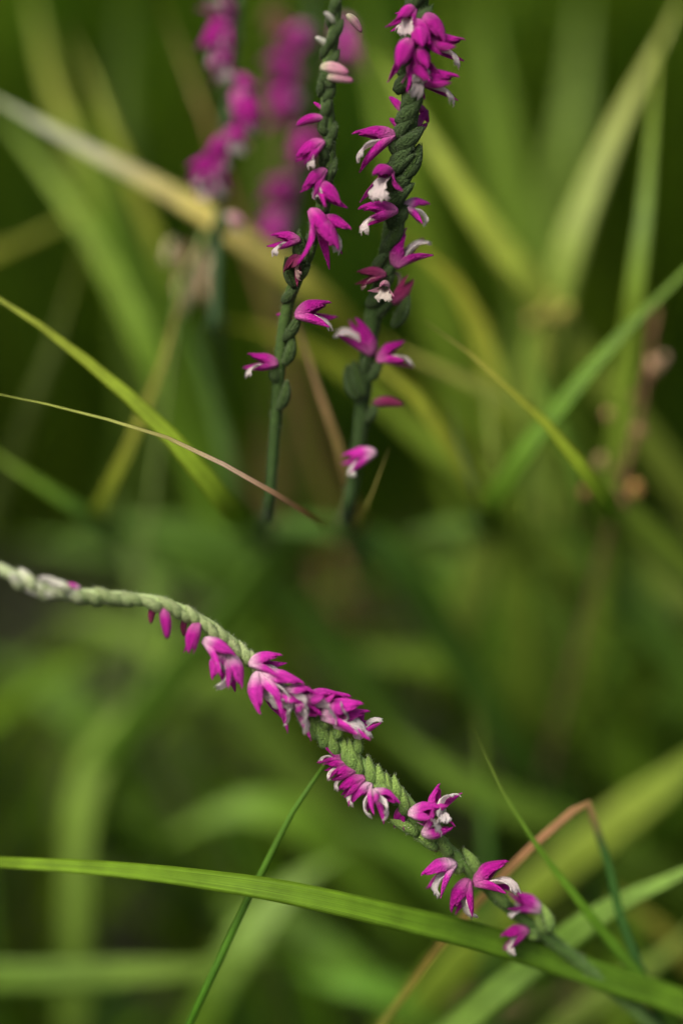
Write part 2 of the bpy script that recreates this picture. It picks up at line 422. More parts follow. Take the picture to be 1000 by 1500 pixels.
# --- lower half, sharp blades
blade('long glossy ridged green blade arching right across the lower foreground',
      [(-260, 1262, -160), (-60, 1261, -90), (27, 1265, -60), (100, 1269, -45), (200, 1277, -25), (300, 1289, -8), (400, 1304, 0), (500, 1325, 10), (600, 1349, 40), (700, 1373, 80), (800, 1403, 120), (900, 1438, 150), (975, 1462, 180), (1080, 1510, 220)],
      [12, 16, 20, 24, 28, 33, 37, 41, 43, 43, 42, 40], [(124, 152, 42), (116, 150, 34), (106, 142, 32), (99, 135, 31), (91, 128, 31), (85, 122, 30), (90, 124, 30)], (1350, 1900), .45, n=80, keel=.42)
blade('slender round dark green stem rising from the bottom edge to the orchid underside',
      [(484, 1108, 45), (480, 1118, 45), (440, 1170, 45), (410, 1225, 48), (380, 1285, 52), (350, 1345, 56), (320, 1410, 62), (288, 1478, 70)], [5, 8, 9, 10, 11, 12, 12], [(84, 124, 36), (80, 122, 32), (74, 118, 28), (68, 114, 26)], (180, 1800), 0, round_=True, taper=False, name='stem')
blade('thin pointed green blade leaning left above the folded brown blade',
      [(694, 1068, 70), (715, 1115, 75), (745, 1175, 85), (790, 1245, 100), (840, 1310, 120), (890, 1375, 150), (940, 1435, 180), (975, 1485, 210)], [7, 10, 12, 14, 16, 17], [(140, 160, 70), (106, 150, 42), (98, 144, 38), (92, 136, 44)], (1120, 1800), .2)
blade('folded thin blade, brown on its rising half and dark green past the fold',
      [(440, 1660, 210), (575, 1480, 180), (640, 1392, 160), (700, 1322, 145), (740, 1280, 135), (780, 1240, 130), (820, 1205, 130), (850, 1180, 130), (861, 1177, 130), (866, 1190, 135), (877, 1225, 140), (893, 1275, 150), (905, 1330, 160), (925, 1390, 175), (948, 1450, 200)],
      [11, 11, 12, 12, 13, 13, 12, 12, 13, 14, 15], [(112, 120, 44), (114, 122, 44), (118, 124, 44), (120, 124, 44), (136, 124, 50), (148, 130, 62), (158, 124, 76), (172, 128, 88), (160, 124, 82), (60, 100, 44), (64, 106, 44), (62, 104, 48), (60, 100, 48)], (1020, 1800), .1, taper=False, n=90)
blade('broad light green blade rising to the right edge behind the orchid foot',
      [(1090, 1235, 220), (973, 1293, 230), (920, 1317, 230), (870, 1347, 235), (820, 1384, 240), (760, 1432, 250), (690, 1488, 270)], [34, 40, 42, 44, 44, 44], [(130, 166, 78), (126, 164, 68), (114, 156, 54), (118, 154, 62)], (560, 1800), -.15)
# --- lower half, soft background blades
blade('faint upright thin blade standing behind the pointed leaning blade',
      [(697, 1008, 480), (703, 1070, 480), (708, 1150, 480), (712, 1240, 490), (714, 1330, 520)], [10, 16, 18, 18, 18], [(130, 140, 60), MG, DG, DG], (716, 1600), .1)
blade('wide soft blade slanting up to the right edge behind the folded blade',
      [(1100, 1050, 640), (975, 1150, 620), (880, 1225, 610), (800, 1290, 600), (710, 1370, 600), (610, 1480, 640)], [50, 62, 64, 60, 56], [LG, (138, 158, 56), (126, 148, 46), (108, 132, 38)], (520, 1640), 0)
blade('soft arching blade curving over at the left behind the long glossy blade',
      [(400, 1010, 760), (330, 1004, 740), (260, 1018, 730), (190, 1058, 730), (140, 1120, 730), (117, 1200, 730), (112, 1300, 740), (110, 1400, 760)], [26, 44, 52, 54, 52, 50, 48], [MG, (112, 140, 48), (112, 140, 50), (106, 132, 50), (98, 124, 44)], (108, 1560), 0, n=60)
blade('blurred level blade low at the left, near the bottom edge',
      [(420, 1400, 560), (300, 1418, 540), (180, 1428, 540), (60, 1432, 540), (-80, 1436, 560)], [24, 44, 50, 48, 46], [MG, (112, 140, 54), (104, 134, 52), MG], (-200, 1640), 0)
blade('soft blade falling from the middle towards the bottom, right of the slender stem',
      [(520, 1240, 640), (440, 1290, 620), (390, 1340, 610), (340, 1410, 610), (300, 1490, 640)], [34, 56, 62, 60, 54], [MG, (110, 140, 56), (112, 142, 58), MG], (250, 1640), .1)
blade('blurred light blade below the long glossy blade, in the bottom middle',
      [(300, 1330, 700), (400, 1340, 690), (480, 1390, 680), (540, 1440, 690), (600, 1500, 720)], [36, 60, 70, 70, 60], [MG, (104, 136, 52), (100, 138, 46), MG], (650, 1640), .2)
blade('blurred green patch of blade at bottom centre, left of the brown stalk',
      [(420, 1420, 620), (480, 1440, 620), (560, 1450, 620), (650, 1500, 660)], [40, 70, 70, 60], [(92, 132, 40), (96, 138, 44), (92, 132, 40)], (720, 1640), .2)
lowbg = [([(150, 700, 900), (190, 790, 880), (225, 870, 860), (250, 960, 860), (270, 1060, 900)], 46, (112, 140, 62), (290, 1380), 'soft pale blade descending at upper left above the leaning orchid'),
         ([(60, 905, 820), (150, 915, 800), (230, 950, 790), (320, 1010, 790), (400, 1090, 820)], 60, (110, 138, 50), (470, 1420), 'soft blade sweeping under the leaning orchid from the left'),
         ([(330, 775, 900), (370, 850, 880), (400, 930, 870), (430, 1000, 880), (450, 1090, 920)], 52, (112, 128, 38), (460, 1380), 'blurred olive blade above the bend of the leaning orchid'),
         ([(480, 760, 1000), (580, 830, 960), (680, 910, 940), (780, 1010, 930), (880, 1100, 940), (1000, 1180, 980)], 66, (92, 128, 32), (1150, 1400), 'broad blurred blade sloping down right of the leaning orchid'),
         ([(600, 775, 1150), (700, 830, 1120), (800, 900, 1100), (900, 980, 1100), (1040, 1060, 1120)], 70, (98, 132, 36), (1200, 1250), 'second blurred blade sloping down towards the right edge'),
         ([(720, 764, 1300), (770, 850, 1260), (830, 940, 1240), (900, 1030, 1240), (960, 1130, 1260)], 60, (110, 142, 38), (1010, 1320), 'steeper blurred blade right of centre above the pointed leaning blade'),
         ([(840, 764, 1300), (880, 840, 1280), (930, 930, 1280), (990, 1030, 1280)], 70, (104, 138, 44), (1060, 1260), 'blurred blade under the brown seed stalk near the right edge'),
         ([(940, 790, 1200), (960, 870, 1180), (985, 960, 1180), (1030, 1060, 1200)], 60, (104, 136, 50), (1080, 1300), 'pale blurred blade at the right edge at middle height'),
         ([(420, 985, 820), (500, 962, 800), (600, 965, 790), (700, 985, 800), (800, 1040, 840)], 50, (104, 134, 36), (880, 1400), 'blurred level blade right of the orchid bend'),
         ([(520, 1030, 700), (590, 1085, 690), (660, 1140, 680), (740, 1180, 690), (830, 1215, 720)], 48, (92, 120, 38), (920, 1480), 'blurred blade running parallel above the lower orchid flowers'),
         ([(230, 1240, 800), (300, 1200, 780), (370, 1180, 770), (440, 1200, 770), (500, 1260, 800)], 62, (98, 132, 36), (530, 1500), 'soft curved blade left of the slender stem behind it'),
         ([(480, 1200, 760), (560, 1230, 740), (630, 1270, 740), (690, 1330, 760)], 54, (88, 122, 34), (720, 1560), 'soft blade under the paired orchid flowers'),
         ([(880, 1290, 560), (930, 1330, 550), (975, 1370, 560), (1040, 1440, 600)], 34, (124, 126, 48), (1100, 1640), 'short blurred yellowing blade at right behind the broad light blade'),
         ([(1040, 1330, 520), (975, 1400, 510), (900, 1450, 510), (820, 1510, 540)], 36, (124, 148, 62), (760, 1650), 'blurred pale blade in the lower right corner'),
         ([(20, 790, 1000), (110, 800, 980), (210, 812, 980), (320, 850, 1000)], 50, (80, 112, 34), (400, 1320), 'blurred dark blade just above the pale tip of the leaning orchid'),
         ([(-40, 960, 1100), (60, 1000, 1060), (130, 1060, 1050), (190, 1150, 1060)], 70, (84, 116, 34), (220, 1400), 'dim blurred blade at the left edge under the orchid tip')]
for pts, wd, cl, rt, lab in lowbg:
    if pts[2][0] > 650 and pts[2][1] < 1000: wd *= 1.35
    blade(lab, pts, [wd * .55, wd, wd * 1.05, wd], [cl, tuple(min(255, int(x * 1.06)) for x in cl), cl], rt, .2)
# blades that arch over at the seam and hide the feet of the upright orchids
seam = [([(300, 800, 590), (360, 778, 570), (430, 770, 560), (500, 778, 560), (570, 810, 570), (620, 880, 600)], 52, (74, 108, 34), (660, 1420), 'soft dark blade arching over the feet of the two sharp orchids'),
        ([(640, 830, 630), (570, 790, 610), (500, 780, 600), (430, 800, 600), (370, 860, 610)], 56, (84, 118, 34), (330, 1420), 'soft green blade arching left over the feet of the sharp orchids'),
        ([(560, 800, 690), (640, 772, 670), (730, 772, 660), (820, 800, 670), (900, 870, 690)], 54, (88, 122, 38), (960, 1400), 'soft blade arching right under the brown seed stalk'),
        ([(60, 800, 690), (150, 776, 670), (250, 776, 660), (340, 806, 670), (420, 880, 700)], 54, (80, 112, 36), (470, 1420), 'soft blade arching under the sloping yellow green blade')]
for pts, wd, cl, rt, lab in seam:
    blade(lab, pts, [wd * .4, wd, wd, wd], [cl, cl], rt, .2)

# ------------------------------------------------------------------ orchid flower pieces (unit length along +X, dorsal side +Z)
PAL = {'mag':  dict(base=(.66, .16, .46), mid=(.56, .014, .37), tip=(.44, .006, .29), lip=(.95, .85, .83)),
       'lite': dict(base=(.88, .58, .74), mid=(.72, .045, .52), tip=(.58, .012, .40), lip=(.97, .91, .89)),
       'pale': dict(base=(.74, .70, .50), mid=(.78, .46, .52), tip=(.66, .20, .40), lip=(.82, .74, .66)),
       'wilt': dict(base=(.40, .07, .20), mid=(.34, .03, .14), tip=(.22, .03, .07), lip=(.66, .42, .40)),
       'white': dict(base=(.62, .70, .42), mid=(.86, .88, .72), tip=(.92, .88, .84), lip=(.8, .8, .7))}
CACHE = {}

def solid(name, grid, mat, thick, colf):
    """grid[i][j] of Vectors -> thin closed sheet; colf(u, v) the pigment."""
    nu, nv = len(grid), len(grid[0])
    bm = bmesh.new(); lay = bm.verts.layers.float_color.new('Col')
    vs = []
    for i in range(nu):
        row = []
        for j in range(nv):
            v = bm.verts.new(grid[i][j]); c = colf(i / (nu - 1), j / (nv - 1) * 2 - 1)
            v[lay] = (c[0], c[1], c[2], 1); row.append(v)
        vs.append(row)
    for i in range(nu - 1):
        for j in range(nv - 1):
            bm.faces.new((vs[i][j], vs[i + 1][j], vs[i + 1][j + 1], vs[i][j + 1]))
    bmesh.ops.recalc_face_normals(bm, faces=bm.faces[:])
    bm.normal_update()
    lo = [[None] * nv for _ in range(nu)]
    for i in range(nu):
        for j in range(nv):
            v = vs[i][j]; q = bm.verts.new(v.co - v.normal * thick); q[lay] = v[lay]; lo[i][j] = q
    flip = not (vs[0][0] in [l.vert for l in vs[0][0].link_faces[0].loops] and [l.vert for l in vs[0][0].link_faces[0].loops].index(vs[1][0]) == ([l.vert for l in vs[0][0].link_faces[0].loops].index(vs[0][0]) + 1) % 4)
    def quad(a, b, c, d): bm.faces.new((d, c, b, a) if flip else (a, b, c, d))
    for i in range(nu - 1):
        for j in range(nv - 1): quad(lo[i][j + 1], lo[i + 1][j + 1], lo[i + 1][j], lo[i][j])
        quad(vs[i][0], lo[i][0], lo[i + 1][0], vs[i + 1][0]); quad(vs[i + 1][-1], lo[i + 1][-1], lo[i][-1], vs[i][-1])
    for j in range(nv - 1):
        quad(vs[0][j + 1], lo[0][j + 1], lo[0][j], vs[0][j]); quad(vs[-1][j], lo[-1][j], lo[-1][j + 1], vs[-1][j + 1])
    me = bpy.data.meshes.new(name); bm.to_mesh(me); bm.free()
    me.materials.append(mat)
    me.polygons.foreach_set('use_smooth', [True] * len(me.polygons)); me.update()
    return me

def pigment(pal, u, v, r):
    c = interp([(0, pal['base']), (.14, pal['base']), (.42, pal['mid']), (.8, tuple((a + b) / 2 for a, b in zip(pal['mid'], pal['tip']))), (1, pal['tip'])], u)
    k = 1 + .16 * math.cos(v * 14 + r) - .08 * abs(v)
    return tuple(x * k for x in c)

def hood_mesh(kind, opn, seed):
    r = random.Random(seed); pal = PAL[kind]
    nu, nv = 15, 15
    rad = [(0, .07), (.08, .13), (.25, .18), (.45, .19), (.65, .165), (.82, .125), (.94, .08), (1, .02)]
    am = [(0, 178), (.3, 172), (.48, 140 - 25 * opn), (.7, 112 - 20 * opn), (1, 95)] if opn > 0 else [(0, 178), (1, 178)]
    arch = r.uniform(.05, .12); upt = r.uniform(.04, .13) * (1 if opn > 0 else .2); split = r.uniform(.10, .22) if opn > 0 else 0
    ph = r.uniform(0, 6)
    grid = []
    for i in range(nu):
        u = i / (nu - 1); row = []
        for j in range(nv):
            v = j / (nv - 1) * 2 - 1
            a = math.radians(interp(am, u)) * v
            R = interp(rad, u) * (1 + .05 * math.cos(3 * a + ph) + .03 * math.sin(7 * a + 9 * u + ph))
            x = u * (1 - split * abs(v) ** 1.5 * u * u - split * .8 * u ** 4 * max(0, math.cos(v * 8.5)) * (1 if abs(v) > .15 else 0))
            z = arch * math.sin(math.pi * u * .95) + upt * max(0, (u - .6) / .4) ** 2
            row.append(Vector((x, R * math.sin(a) * 1.0, z + R * math.cos(a))))
        grid.append(row)
    return solid('flower', grid, M_PETAL, .018, lambda u, v: pigment(pal, u, v, ph))

def sepal_mesh(kind, opn, side, seed):
    r = random.Random(seed * 7 + side + 3); pal = PAL[kind]
    nu, nv = 13, 7
    ang = math.radians(8 + 30 * opn + r.uniform(-6, 8)); drop = math.radians(6 + 26 * opn + r.uniform(-8, 8))
    L = r.uniform(.92, 1.12); curl = r.uniform(-.1, .22)
    prof = [(0, .05), (.2, .095), (.45, .098), (.7, .070), (.88, .034), (1, .004)]
    c = Vector((.04, .11 * side, -.03)); grid = []
    for i in range(nu):
        u = i / (nu - 1)
        a = ang * (.4 + .8 * u) ; dz = -drop * (.6 + .5 * u) + curl * u * 2.2
        d = Vector((math.cos(a) * math.cos(dz), math.sin(a) * side * math.cos(dz), math.sin(dz)))
        if i: c = c + d * (L / (nu - 1))
        n = Vector((0, side, -.25)).normalized(); n = (n - d * n.dot(d)).normalized()
        s = d.cross(n).normalized()
        wd = interp(prof, u); row = []
        for j in range(nv):
            v = j / (nv - 1) * 2 - 1
            row.append(c + s * (wd * v) - n * (wd * .55 * v * v) + n * .01 * math.sin(6 * u + v * 3))
        grid.append(row)
    return solid('sepal', grid, M_PETAL, .016, lambda u, v: pigment(pal, u, v, seed))

def lip_mesh(kind, opn, seed):
    r = random.Random(seed * 5 + 1); pal = PAL[kind]
    nu, nv = 17, 15
    ext = .56 + .24 * opn
    c = Vector((.14, 0, -.10)); a = -.12; grid = []
    bend = .5 + .9 * opn
    prof = [(0, .09), (.3, .15), (.6, .18), (.8, .26), (.93, .30), (1, .22)]
    for i in range(nu):
        u = i / (nu - 1)
        if i:
            a = -.15 - bend * max(0, (u - .45) / .55) ** 1.6
            c = c + Vector((math.cos(a), 0, math.sin(a))) * (ext * 1.25 / (nu - 1))
        n = Vector((-math.sin(a), 0, math.cos(a)))
        wd = interp(prof, u); row = []
        for j in range(nv):
            v = j / (nv - 1) * 2 - 1
            fr = .0
            if u > .6 and abs(v) > .85: fr = r.uniform(-.06, .06)
            p = c + Vector((0, (wd + fr) * v, 0)) + n * (wd * (.55 - .8 * max(0, u - .5) / .5) * v * v + .02 * math.sin(8 * v + 10 * u) * u)
            if i == nu - 1: p += Vector((math.cos(a), 0, math.sin(a))) * (r.uniform(-.09, .06) - .10 * (abs(v) < .12))
            row.append(p)
        grid.append(row)
    lc = pal['lip']
    return solid('lip', grid, M_LIP, .016, lambda u, v: tuple(x * k for x, k in zip(lc, (1, 1 - .15 * max(0, .4 - u), 1 - .05 * max(0, .4 - u)))))

def fl_meshes(kind, opn, seed):
    k = (kind, opn, seed)
    if k not in CACHE:
        CACHE[k] = (hood_mesh(kind, opn, seed), sepal_mesh(kind, opn, 1, seed), sepal_mesh(kind, opn, -1, seed), lip_mesh(kind, opn, seed))
    return CACHE[k]

def ovary_mesh(colA, colB):
    k = ('ov', colA, colB)
    if k in CACHE: return CACHE[k]
    nu, nv = 12, 14
    prof = [(0, .10), (.12, .19), (.35, .25), (.6, .235), (.82, .16), (.95, .10), (1, .03)]
    verts, faces, cc = [], [], []
    for i in range(nu):
        u = i / (nu - 1); R = interp(prof, u)
        for j in range(nv):
            a = 2 * math.pi * j / nv + u * 1.3
            q = R * (1 + .07 * math.cos(3 * a))
            verts.append(Vector((u, q * math.cos(a), q * math.sin(a) + .10 * math.sin(math.pi * u))))
            cc.append([x + (y - x) * u for x, y in zip(colA, colB)])
    for i in range(nu - 1):
        for j in range(nv):
            j2 = (j + 1) % nv
            faces.append((i * nv + j, i * nv + j2, (i + 1) * nv + j2, (i + 1) * nv + j))
    faces.append(tuple(reversed(range(nv)))); faces.append(tuple(range((nu - 1) * nv, nu * nv)))
    CACHE[k] = mesh('ovary', verts, faces, M_OVARY, cc); return CACHE[k]

def bract_mesh(colA, colB):
    k = ('br', colA, colB)
    if k in CACHE: return CACHE[k]
    nu, nv = 11, 9; grid = []
    prof = [(0, .16), (.2, .27), (.45, .27), (.7, .18), (.88, .08), (1, .006)]
    for i in range(nu):
        u = i / (nu - 1); R = interp(prof, u); row = []
        for j in range(nv):
            v = j / (nv - 1) * 2 - 1; a = v * 1.35
            row.append(Vector((u * 1.05, R * math.sin(a), .10 * math.sin(math.pi * u) + .04 * u * u + (R * math.cos(a) + .02))))
        grid.append(row)
    CACHE[k] = solid('bract', grid, M_OVARY, .02, lambda u, v: [x + (y - x) * u for x, y in zip(colA, colB)])
    return CACHE[k]

def frame(o, x, z, sx, sy=None, sz=None):
    x = x.normalized(); z = z - x * z.dot(x)
    if z.length < 1e-5: z = UP - x * UP.dot(x)
    z.normalize(); y = z.cross(x)
    sy = sx if sy is None else sy; sz = sy if sz is None else sz
    M = Matrix(((x.x * sx, y.x * sy, z.x * sz, o.x), (x.y * sx, y.y * sy, z.y * sz, o.y), (x.z * sx, y.z * sy, z.z * sz, o.z), (0, 0, 0, 1)))
    return M

class Spike:
    """An orchid: Empty at its foot > stem, ovary (> bract), flower (> sepal, sepal, lip), bud."""
    def __init__(s, label, line, radius, cols, root, ovc, brc, n=120, seed=1, root_mid=None, hairs=0):
        s.r = random.Random(seed); s.ovc, s.brc = ovc, brc
        s.wp = [P(*p) for p in line]                       # from the tip down
        g = G(*root); s.base = g
        e = s.wp[-1]; d = (s.wp[-1] - s.wp[-2]).normalized(); L = (g - e).length
        q = line[-1]; dive = q[1] < 800
        ext = [P(q[0], q[1] + 22, q[2] + 420) if dive else e + d * L * .22 + (g - e) * .12, e.lerp(g, .68) + Vector((0, 0, .03 * L)), g - Vector((0, 0, .004))]
        s.e = bpy.data.objects.new('orchid', None); col.objects.link(s.e); s.e.location = g; s.e.empty_display_size = .01
        tag(s.e, label, 'orchid')
        s.inv = Matrix.Translation(-g)
        s.c = catmull(s.wp, n)
        full = s.c + catmull([s.c[-1]] + ext, 40)[1:]
        s.rad = [interp(radius, i / (n - 1)) * U for i in range(n)] + [interp(radius, 1) * U * (1 + .2 * k / 39) for k in range(39)]
        verts, faces, cc = [], [], []
        ring = 14; s.hp = []
        for i, p in enumerate(full):
            T = (full[min(i + 1, len(full) - 1)] - full[max(i - 1, 0)]).normalized()
            A = T.cross(FWD)
            if A.length < 1e-3: A = RIGHT.copy()
            A.normalize(); B = T.cross(A).normalized()
            cl = interp(cols, min(1, i / (n - 1)))
            for k in range(ring):
                a = 2 * math.pi * k / ring + i * .03
                R = s.rad[i] * (1 + .06 * math.cos(5 * a) + .05 * math.sin(i * .9 + 2 * a))
                v = p + (A * math.cos(a) + B * math.sin(a)) * R
                verts.append(v - g); cc.append(cl)
                if i < n: s.hp.append((v, (v - p).normalized()))
            if i:
                o = (i - 1) * ring
                for k in range(ring): faces.append((o + k, o + (k + 1) % ring, o + ring + (k + 1) % ring, o + ring + k))
        faces.append(tuple(range(ring))); faces.append(tuple(reversed(range(len(verts) - ring, len(verts)))))
        obj('stem', mesh('stem', verts, faces, M_STEM, cc), s.e)
        s.nh = hairs; s.full = full

    def near(s, p):
        k = min(range(len(s.c)), key=lambda i: (s.c[i] - p).length_squared)
        T = (s.c[max(k - 2, 0)] - s.c[min(k + 2, len(s.c) - 1)]).normalized()     # towards the tip
        return k, T

    def ovary(s, p0, x, z, L, W, colA=None, colB=None, bract=True, bscale=1.0):
        M = s.inv @ frame(p0, x, z, L, W * 2)
        o = obj('ovary', ovary_mesh(colA or s.ovc[0], colB or s.ovc[1]), s.e, M)
        if bract:
            obj('bract', bract_mesh(*s.brc), o, Matrix.Diagonal((bscale, 1, 1, 1)))
        Mw = frame(p0, x, z, L, W * 2)
        me = o.data
        for v in s.r.sample(range(len(me.vertices)), 90):
            q = me.vertices[v]
            s.hp.append((Mw @ q.co, (Mw.to_3x3() @ q.normal).normalized()))
        return o

    def flower(s, at, direc, L, kind='mag', opn=.6, up=(0, -1, 0), ov=True, seed=None, ow=8.5, lip=True, oback=26, bud=False):
        a = P(*at); x = V2(*direc)
        z = V2(*up)
        seed = s.r.randrange(9) if seed is None else seed
        h, s1, s2, lp = fl_meshes(kind, 0 if bud else opn, seed)
        k, T = s.near(a)
        M = s.inv @ frame(a, x, z, L * U, L * U * (s.r.uniform(.9, 1.0) if bud else s.r.uniform(1.02, 1.2)))
        f = obj('bud' if bud else 'flower', h, s.e, M)
        if not bud:
            obj('sepal', s1, f); obj('sepal', s2, f)
            if lip: obj('lip', lp, f)
        if ov:
            p0 = s.c[k] - T * oback * U + (a - s.c[k]) * .25
            p1 = a + x.normalized() * L * U * .10
            s.ovary(p0, p1 - p0, V2(direc[0], direc[1], direc[2] + .6), (p1 - p0).length * 1.06, ow * 2.0 * U)
        return f

    def braid(s, i0, i1, step, mid, swing, L, W, out=.12, tang=.75, off=.62, colA=None, colB=None, bscale=1.0, bract=True):
        """ovaries set round the stem in a spiral; i runs over the traced centre line from the tip."""
        i = i1; q = 0
        n = len(s.c)
        while i > i0:
            k = int(max(1, min(n - 2, i)))
            T = (s.c[k - 1] - s.c[k + 1]).normalized()
            A = T.cross(FWD).normalized(); B = T.cross(A).normalized()
            ph = mid + swing * math.sin(q * 2.1) + s.r.uniform(-.12, .12); q += 1
            O = A * math.cos(ph) + B * math.sin(ph); Tg = T.cross(O)
            x = T * .85 + O * (out + s.r.uniform(-.06, .1)) + Tg * tang * s.r.uniform(.75, 1.2)
            sz = s.r.uniform(.9, 1.1)
            s.ovary(s.c[k] + O * s.rad[k] * off - x.normalized() * L * U * .48, x, O, L * U * sz, W * U * sz, colA, colB, bract, bscale)
            i -= step * s.r.uniform(.72, 1.28)

    def hairs(s, n, length, colr):
        g = s.r; verts, faces, cc = [], [], []
        for q in range(n):
            p, nn = g.choice(s.hp)
            p = p + Vector((g.uniform(-1, 1), g.uniform(-1, 1), g.uniform(-1, 1))) * 3 * U
            d = (nn + Vector((g.uniform(-.5, .5), g.uniform(-.5, .5), g.uniform(-.5, .5)))).normalized()
            sd = d.cross(FWD + RIGHT * .3).normalized() * .28 * U
            b = len(verts); l = g.uniform(.5, 1.2) * length * U
            s2_ = d.cross(sd).normalized() * .28 * U
            verts += [p - d * 2 * U + sd - s.base, p - d * 2 * U - sd - s.base, p - d * 2 * U + s2_ - s.base, p + d * l - s.base]
            faces += [(b, b + 1, b + 3), (b + 1, b + 2, b + 3), (b + 2, b, b + 3)]; cc += [colr] * 4
        tag(obj('fine_hair', mesh('fine_hair', verts, faces, M_HAIR, cc), s.e), kind='stuff')

HP = math.pi / 2
DK0, DK1 = (.034, .068, .014), (.046, .084, .018)
# ---- left sharp orchid
d1 = lambda y: (y - 290) * (.27 if y > 290 else .2)
ln = [(496, -60), (493, -10), (489, 40), (483, 75), (478, 105), (478, 145), (481, 185), (482, 225), (479, 262), (471, 298), (463, 333), (452, 368), (437, 402), (423, 440), (414, 490), (409, 545), (405, 600), (400, 670), (395, 737), (394, 760)]
s1 = Spike('slimmer sharp upright orchid, left of the pair, with magenta flowers down its twisted dark stem', [(x, y, d1(y) + (60 if y > 750 else 0)) for x, y in ln],
           [(0, 6), (.15, 9), (.5, 9), (.7, 9), (1, 7.5)], [(0, (.07, .12, .03)), (.5, DK1), (1, (.020, .046, .010))], (420, 1080), (DK0, DK1), (DK0, (.06, .10, .03)), seed=3)
n1 = 120
s1.braid(2, 50, 2.4, HP, .9, 36, 15, tang=.35)
s1.braid(50, 66, 3.4, HP, .9, 36, 15, tang=.4)
d1o = lambda y: (y - 290) * (.40 if y > 290 else .28)
F = lambda at, *a, **k: s1.flower((at[0], at[1], at[2] + d1(at[1]) - d1o(at[1])), *a, **k)
F((482, 68, -66), (-.9, -.5, .6), 26, 'white', 0, bud=True, ov=False)
F((490, 34, -80), (-.7, -.6, .6), 24, 'white', 0, bud=True, ov=False)
F((508, 20, -20), (.5, .6, -.2), 34, 'pale', .2, bud=True, ov=False)
F((470, 97, -62), (1, .35, .5), 46, 'pale', 0, bud=True, oback=14)
F((478, 112, -62), (1, .25, .35), 42, 'pale', 0, bud=True, oback=10)
F((472, 160, -30), (-.6, -.5, -.2), 18, 'mag', 0, bud=True, ov=False)
F((474, 172, -40), (-1, .35, .2), 42, 'mag', .1, bud=True, ow=7)
F((474, 206, -36), (-.85, .72, .3), 50, 'mag', .15, bud=False, ow=7)
F((476, 247, -26), (-.62, .85, .35), 50, 'mag', .15, ow=8)
F((464, 268, -22), (.66, .85, .5), 56, 'mag', .3, lip=False)
F((456, 306, -18), (.42, .95, .5), 56, 'mag', .35, lip=False)
F((466, 322, -8), (.85, .5, .35), 54, 'mag', .7, lip=True)
F((462, 318, -22), (.55, 1.1, .4), 66, 'mag', .55, lip=False)
F((440, 352, 5), (-1, .02, .35), 46, 'mag', .75)
F((440, 372, 18), (-.55, .95, .45), 40, 'wilt', .5, up=(-1, -.3, 0), oback=18)
F((432, 462, 52), (1, -.14, .25), 58, 'mag', .55, oback=40)
F((418, 462, 70), (-.8, -.1, -.4), 16, 'mag', 0, bud=True, ov=False)
F((408, 533, 92), (-1, -.12, .3), 50, 'mag', .9, oback=30)
for (x, y, dx) in ((419, 512, 6), (411, 578, 6), (430, 398, -6), (446, 362, -5)):
    p = P(x - dx * .6, y + 22, d1(y) - 8); s1.ovary(p, V2(dx * .05, -1, .2), V2(dx, 0, .5), 46 * U, 17 * U)
s1.hairs(5200, 3.0, (.28, .36, .20))

# ---- right sharp orchid
d2 = lambda y: (y - 200) * (.32 if y > 200 else .12)
ln = [(624, -70), (619, -20), (612, 30), (605, 75), (599, 115), (600, 145), (598, 180), (592, 218), (585, 255), (579, 300), (572, 340), (566, 380), (556, 420), (547, 455), (541, 500), (534, 550), (530, 600), (525, 655), (517, 705), (510, 740), (508, 762)]
s2 = Spike('thicker sharp upright orchid, right of the pair, with a dense magenta cluster at its top', [(x, y, d2(y) + (60 if y > 750 else 0)) for x, y in ln],
           [(0, 9), (.2, 13), (.4, 13), (.6, 12), (.8, 11), (1, 10)], [(0, (.05, .09, .02)), (.5, (.036, .070, .016)), (1, (.020, .044, .010))], (540, 1080), (DK0, DK1), (DK0, (.055, .095, .032)), seed=5)
s2.braid(6, 46, 2.6, HP, .45, 52, 22, tang=.75)
s2.braid(46, 66, 4.2, HP, .9, 46, 19, tang=.4)
d2o = lambda y: (y - 200) * (.42 if y > 200 else .18)
F = lambda at, *a, **k: s2.flower((at[0], at[1], at[2] + d2(at[1]) - d2o(at[1])), *a, **k)
F((604, 28, -40), (.45, 1, .5), 58, 'mag', .4, lip=False)
F((618, 20, -40), (.5, .9, .3), 60, 'mag', .4, lip=False)
F((606, 10, -40), (-.5, .7, .6), 46, 'mag', .5)
F((600, 58, -50), (-.25, 1, .5), 62, 'mag', .5, lip=False)
F((622, 62, -28), (1, .16, .3), 60, 'mag', .75)
F((612, 70, -44), (.25, 1, .6), 50, 'mag', .7)
F((612, 40, -44), (.1, 1, .8), 56, 'mag', .4, lip=False)
F((610, 30, -10), (-1, -.1, .2), 34, 'mag', .5, ov=False)
F((612, 118, -24), (1, .12, .3), 62, 'mag', .65)
F((600, 95, -40), (.65, 1, .6), 48, 'mag', .6, ov=False)
for x, y, dx, dy in ((590, 163, -.7, -.8), (590, 195, -.7, -.8), (612, 185, .5, -.8), (612, 152, .4, .7), (608, 203, .6, -.8)):
    F((x, y, 16), (dx, dy, -.3), 32, 'mag', .1, ov=False, lip=False, bud=True)
F((580, 198, -8), (-1, .12, .2), 66, 'mag', .8)
F((572, 250, -4), (-.55, .45, .8), 50, 'mag', .95, up=(.1, -1, 0))
F((582, 308, 16), (-1, .10, .35), 62, 'mag', .9, seed=4)
F((590, 300, 40), (.85, .1, -.2), 42, 'lite', .9)
F((578, 392, 70), (.5, -1, .2), 62, 'mag', .7, up=(-1, -.4, .2))
F((566, 402, 66), (-1, .12, .2), 46, 'wilt', .3, up=(0, -1, 0))
F((566, 420, 62), (-.2, .2, 1), 34, 'pale', .6, ov=False)
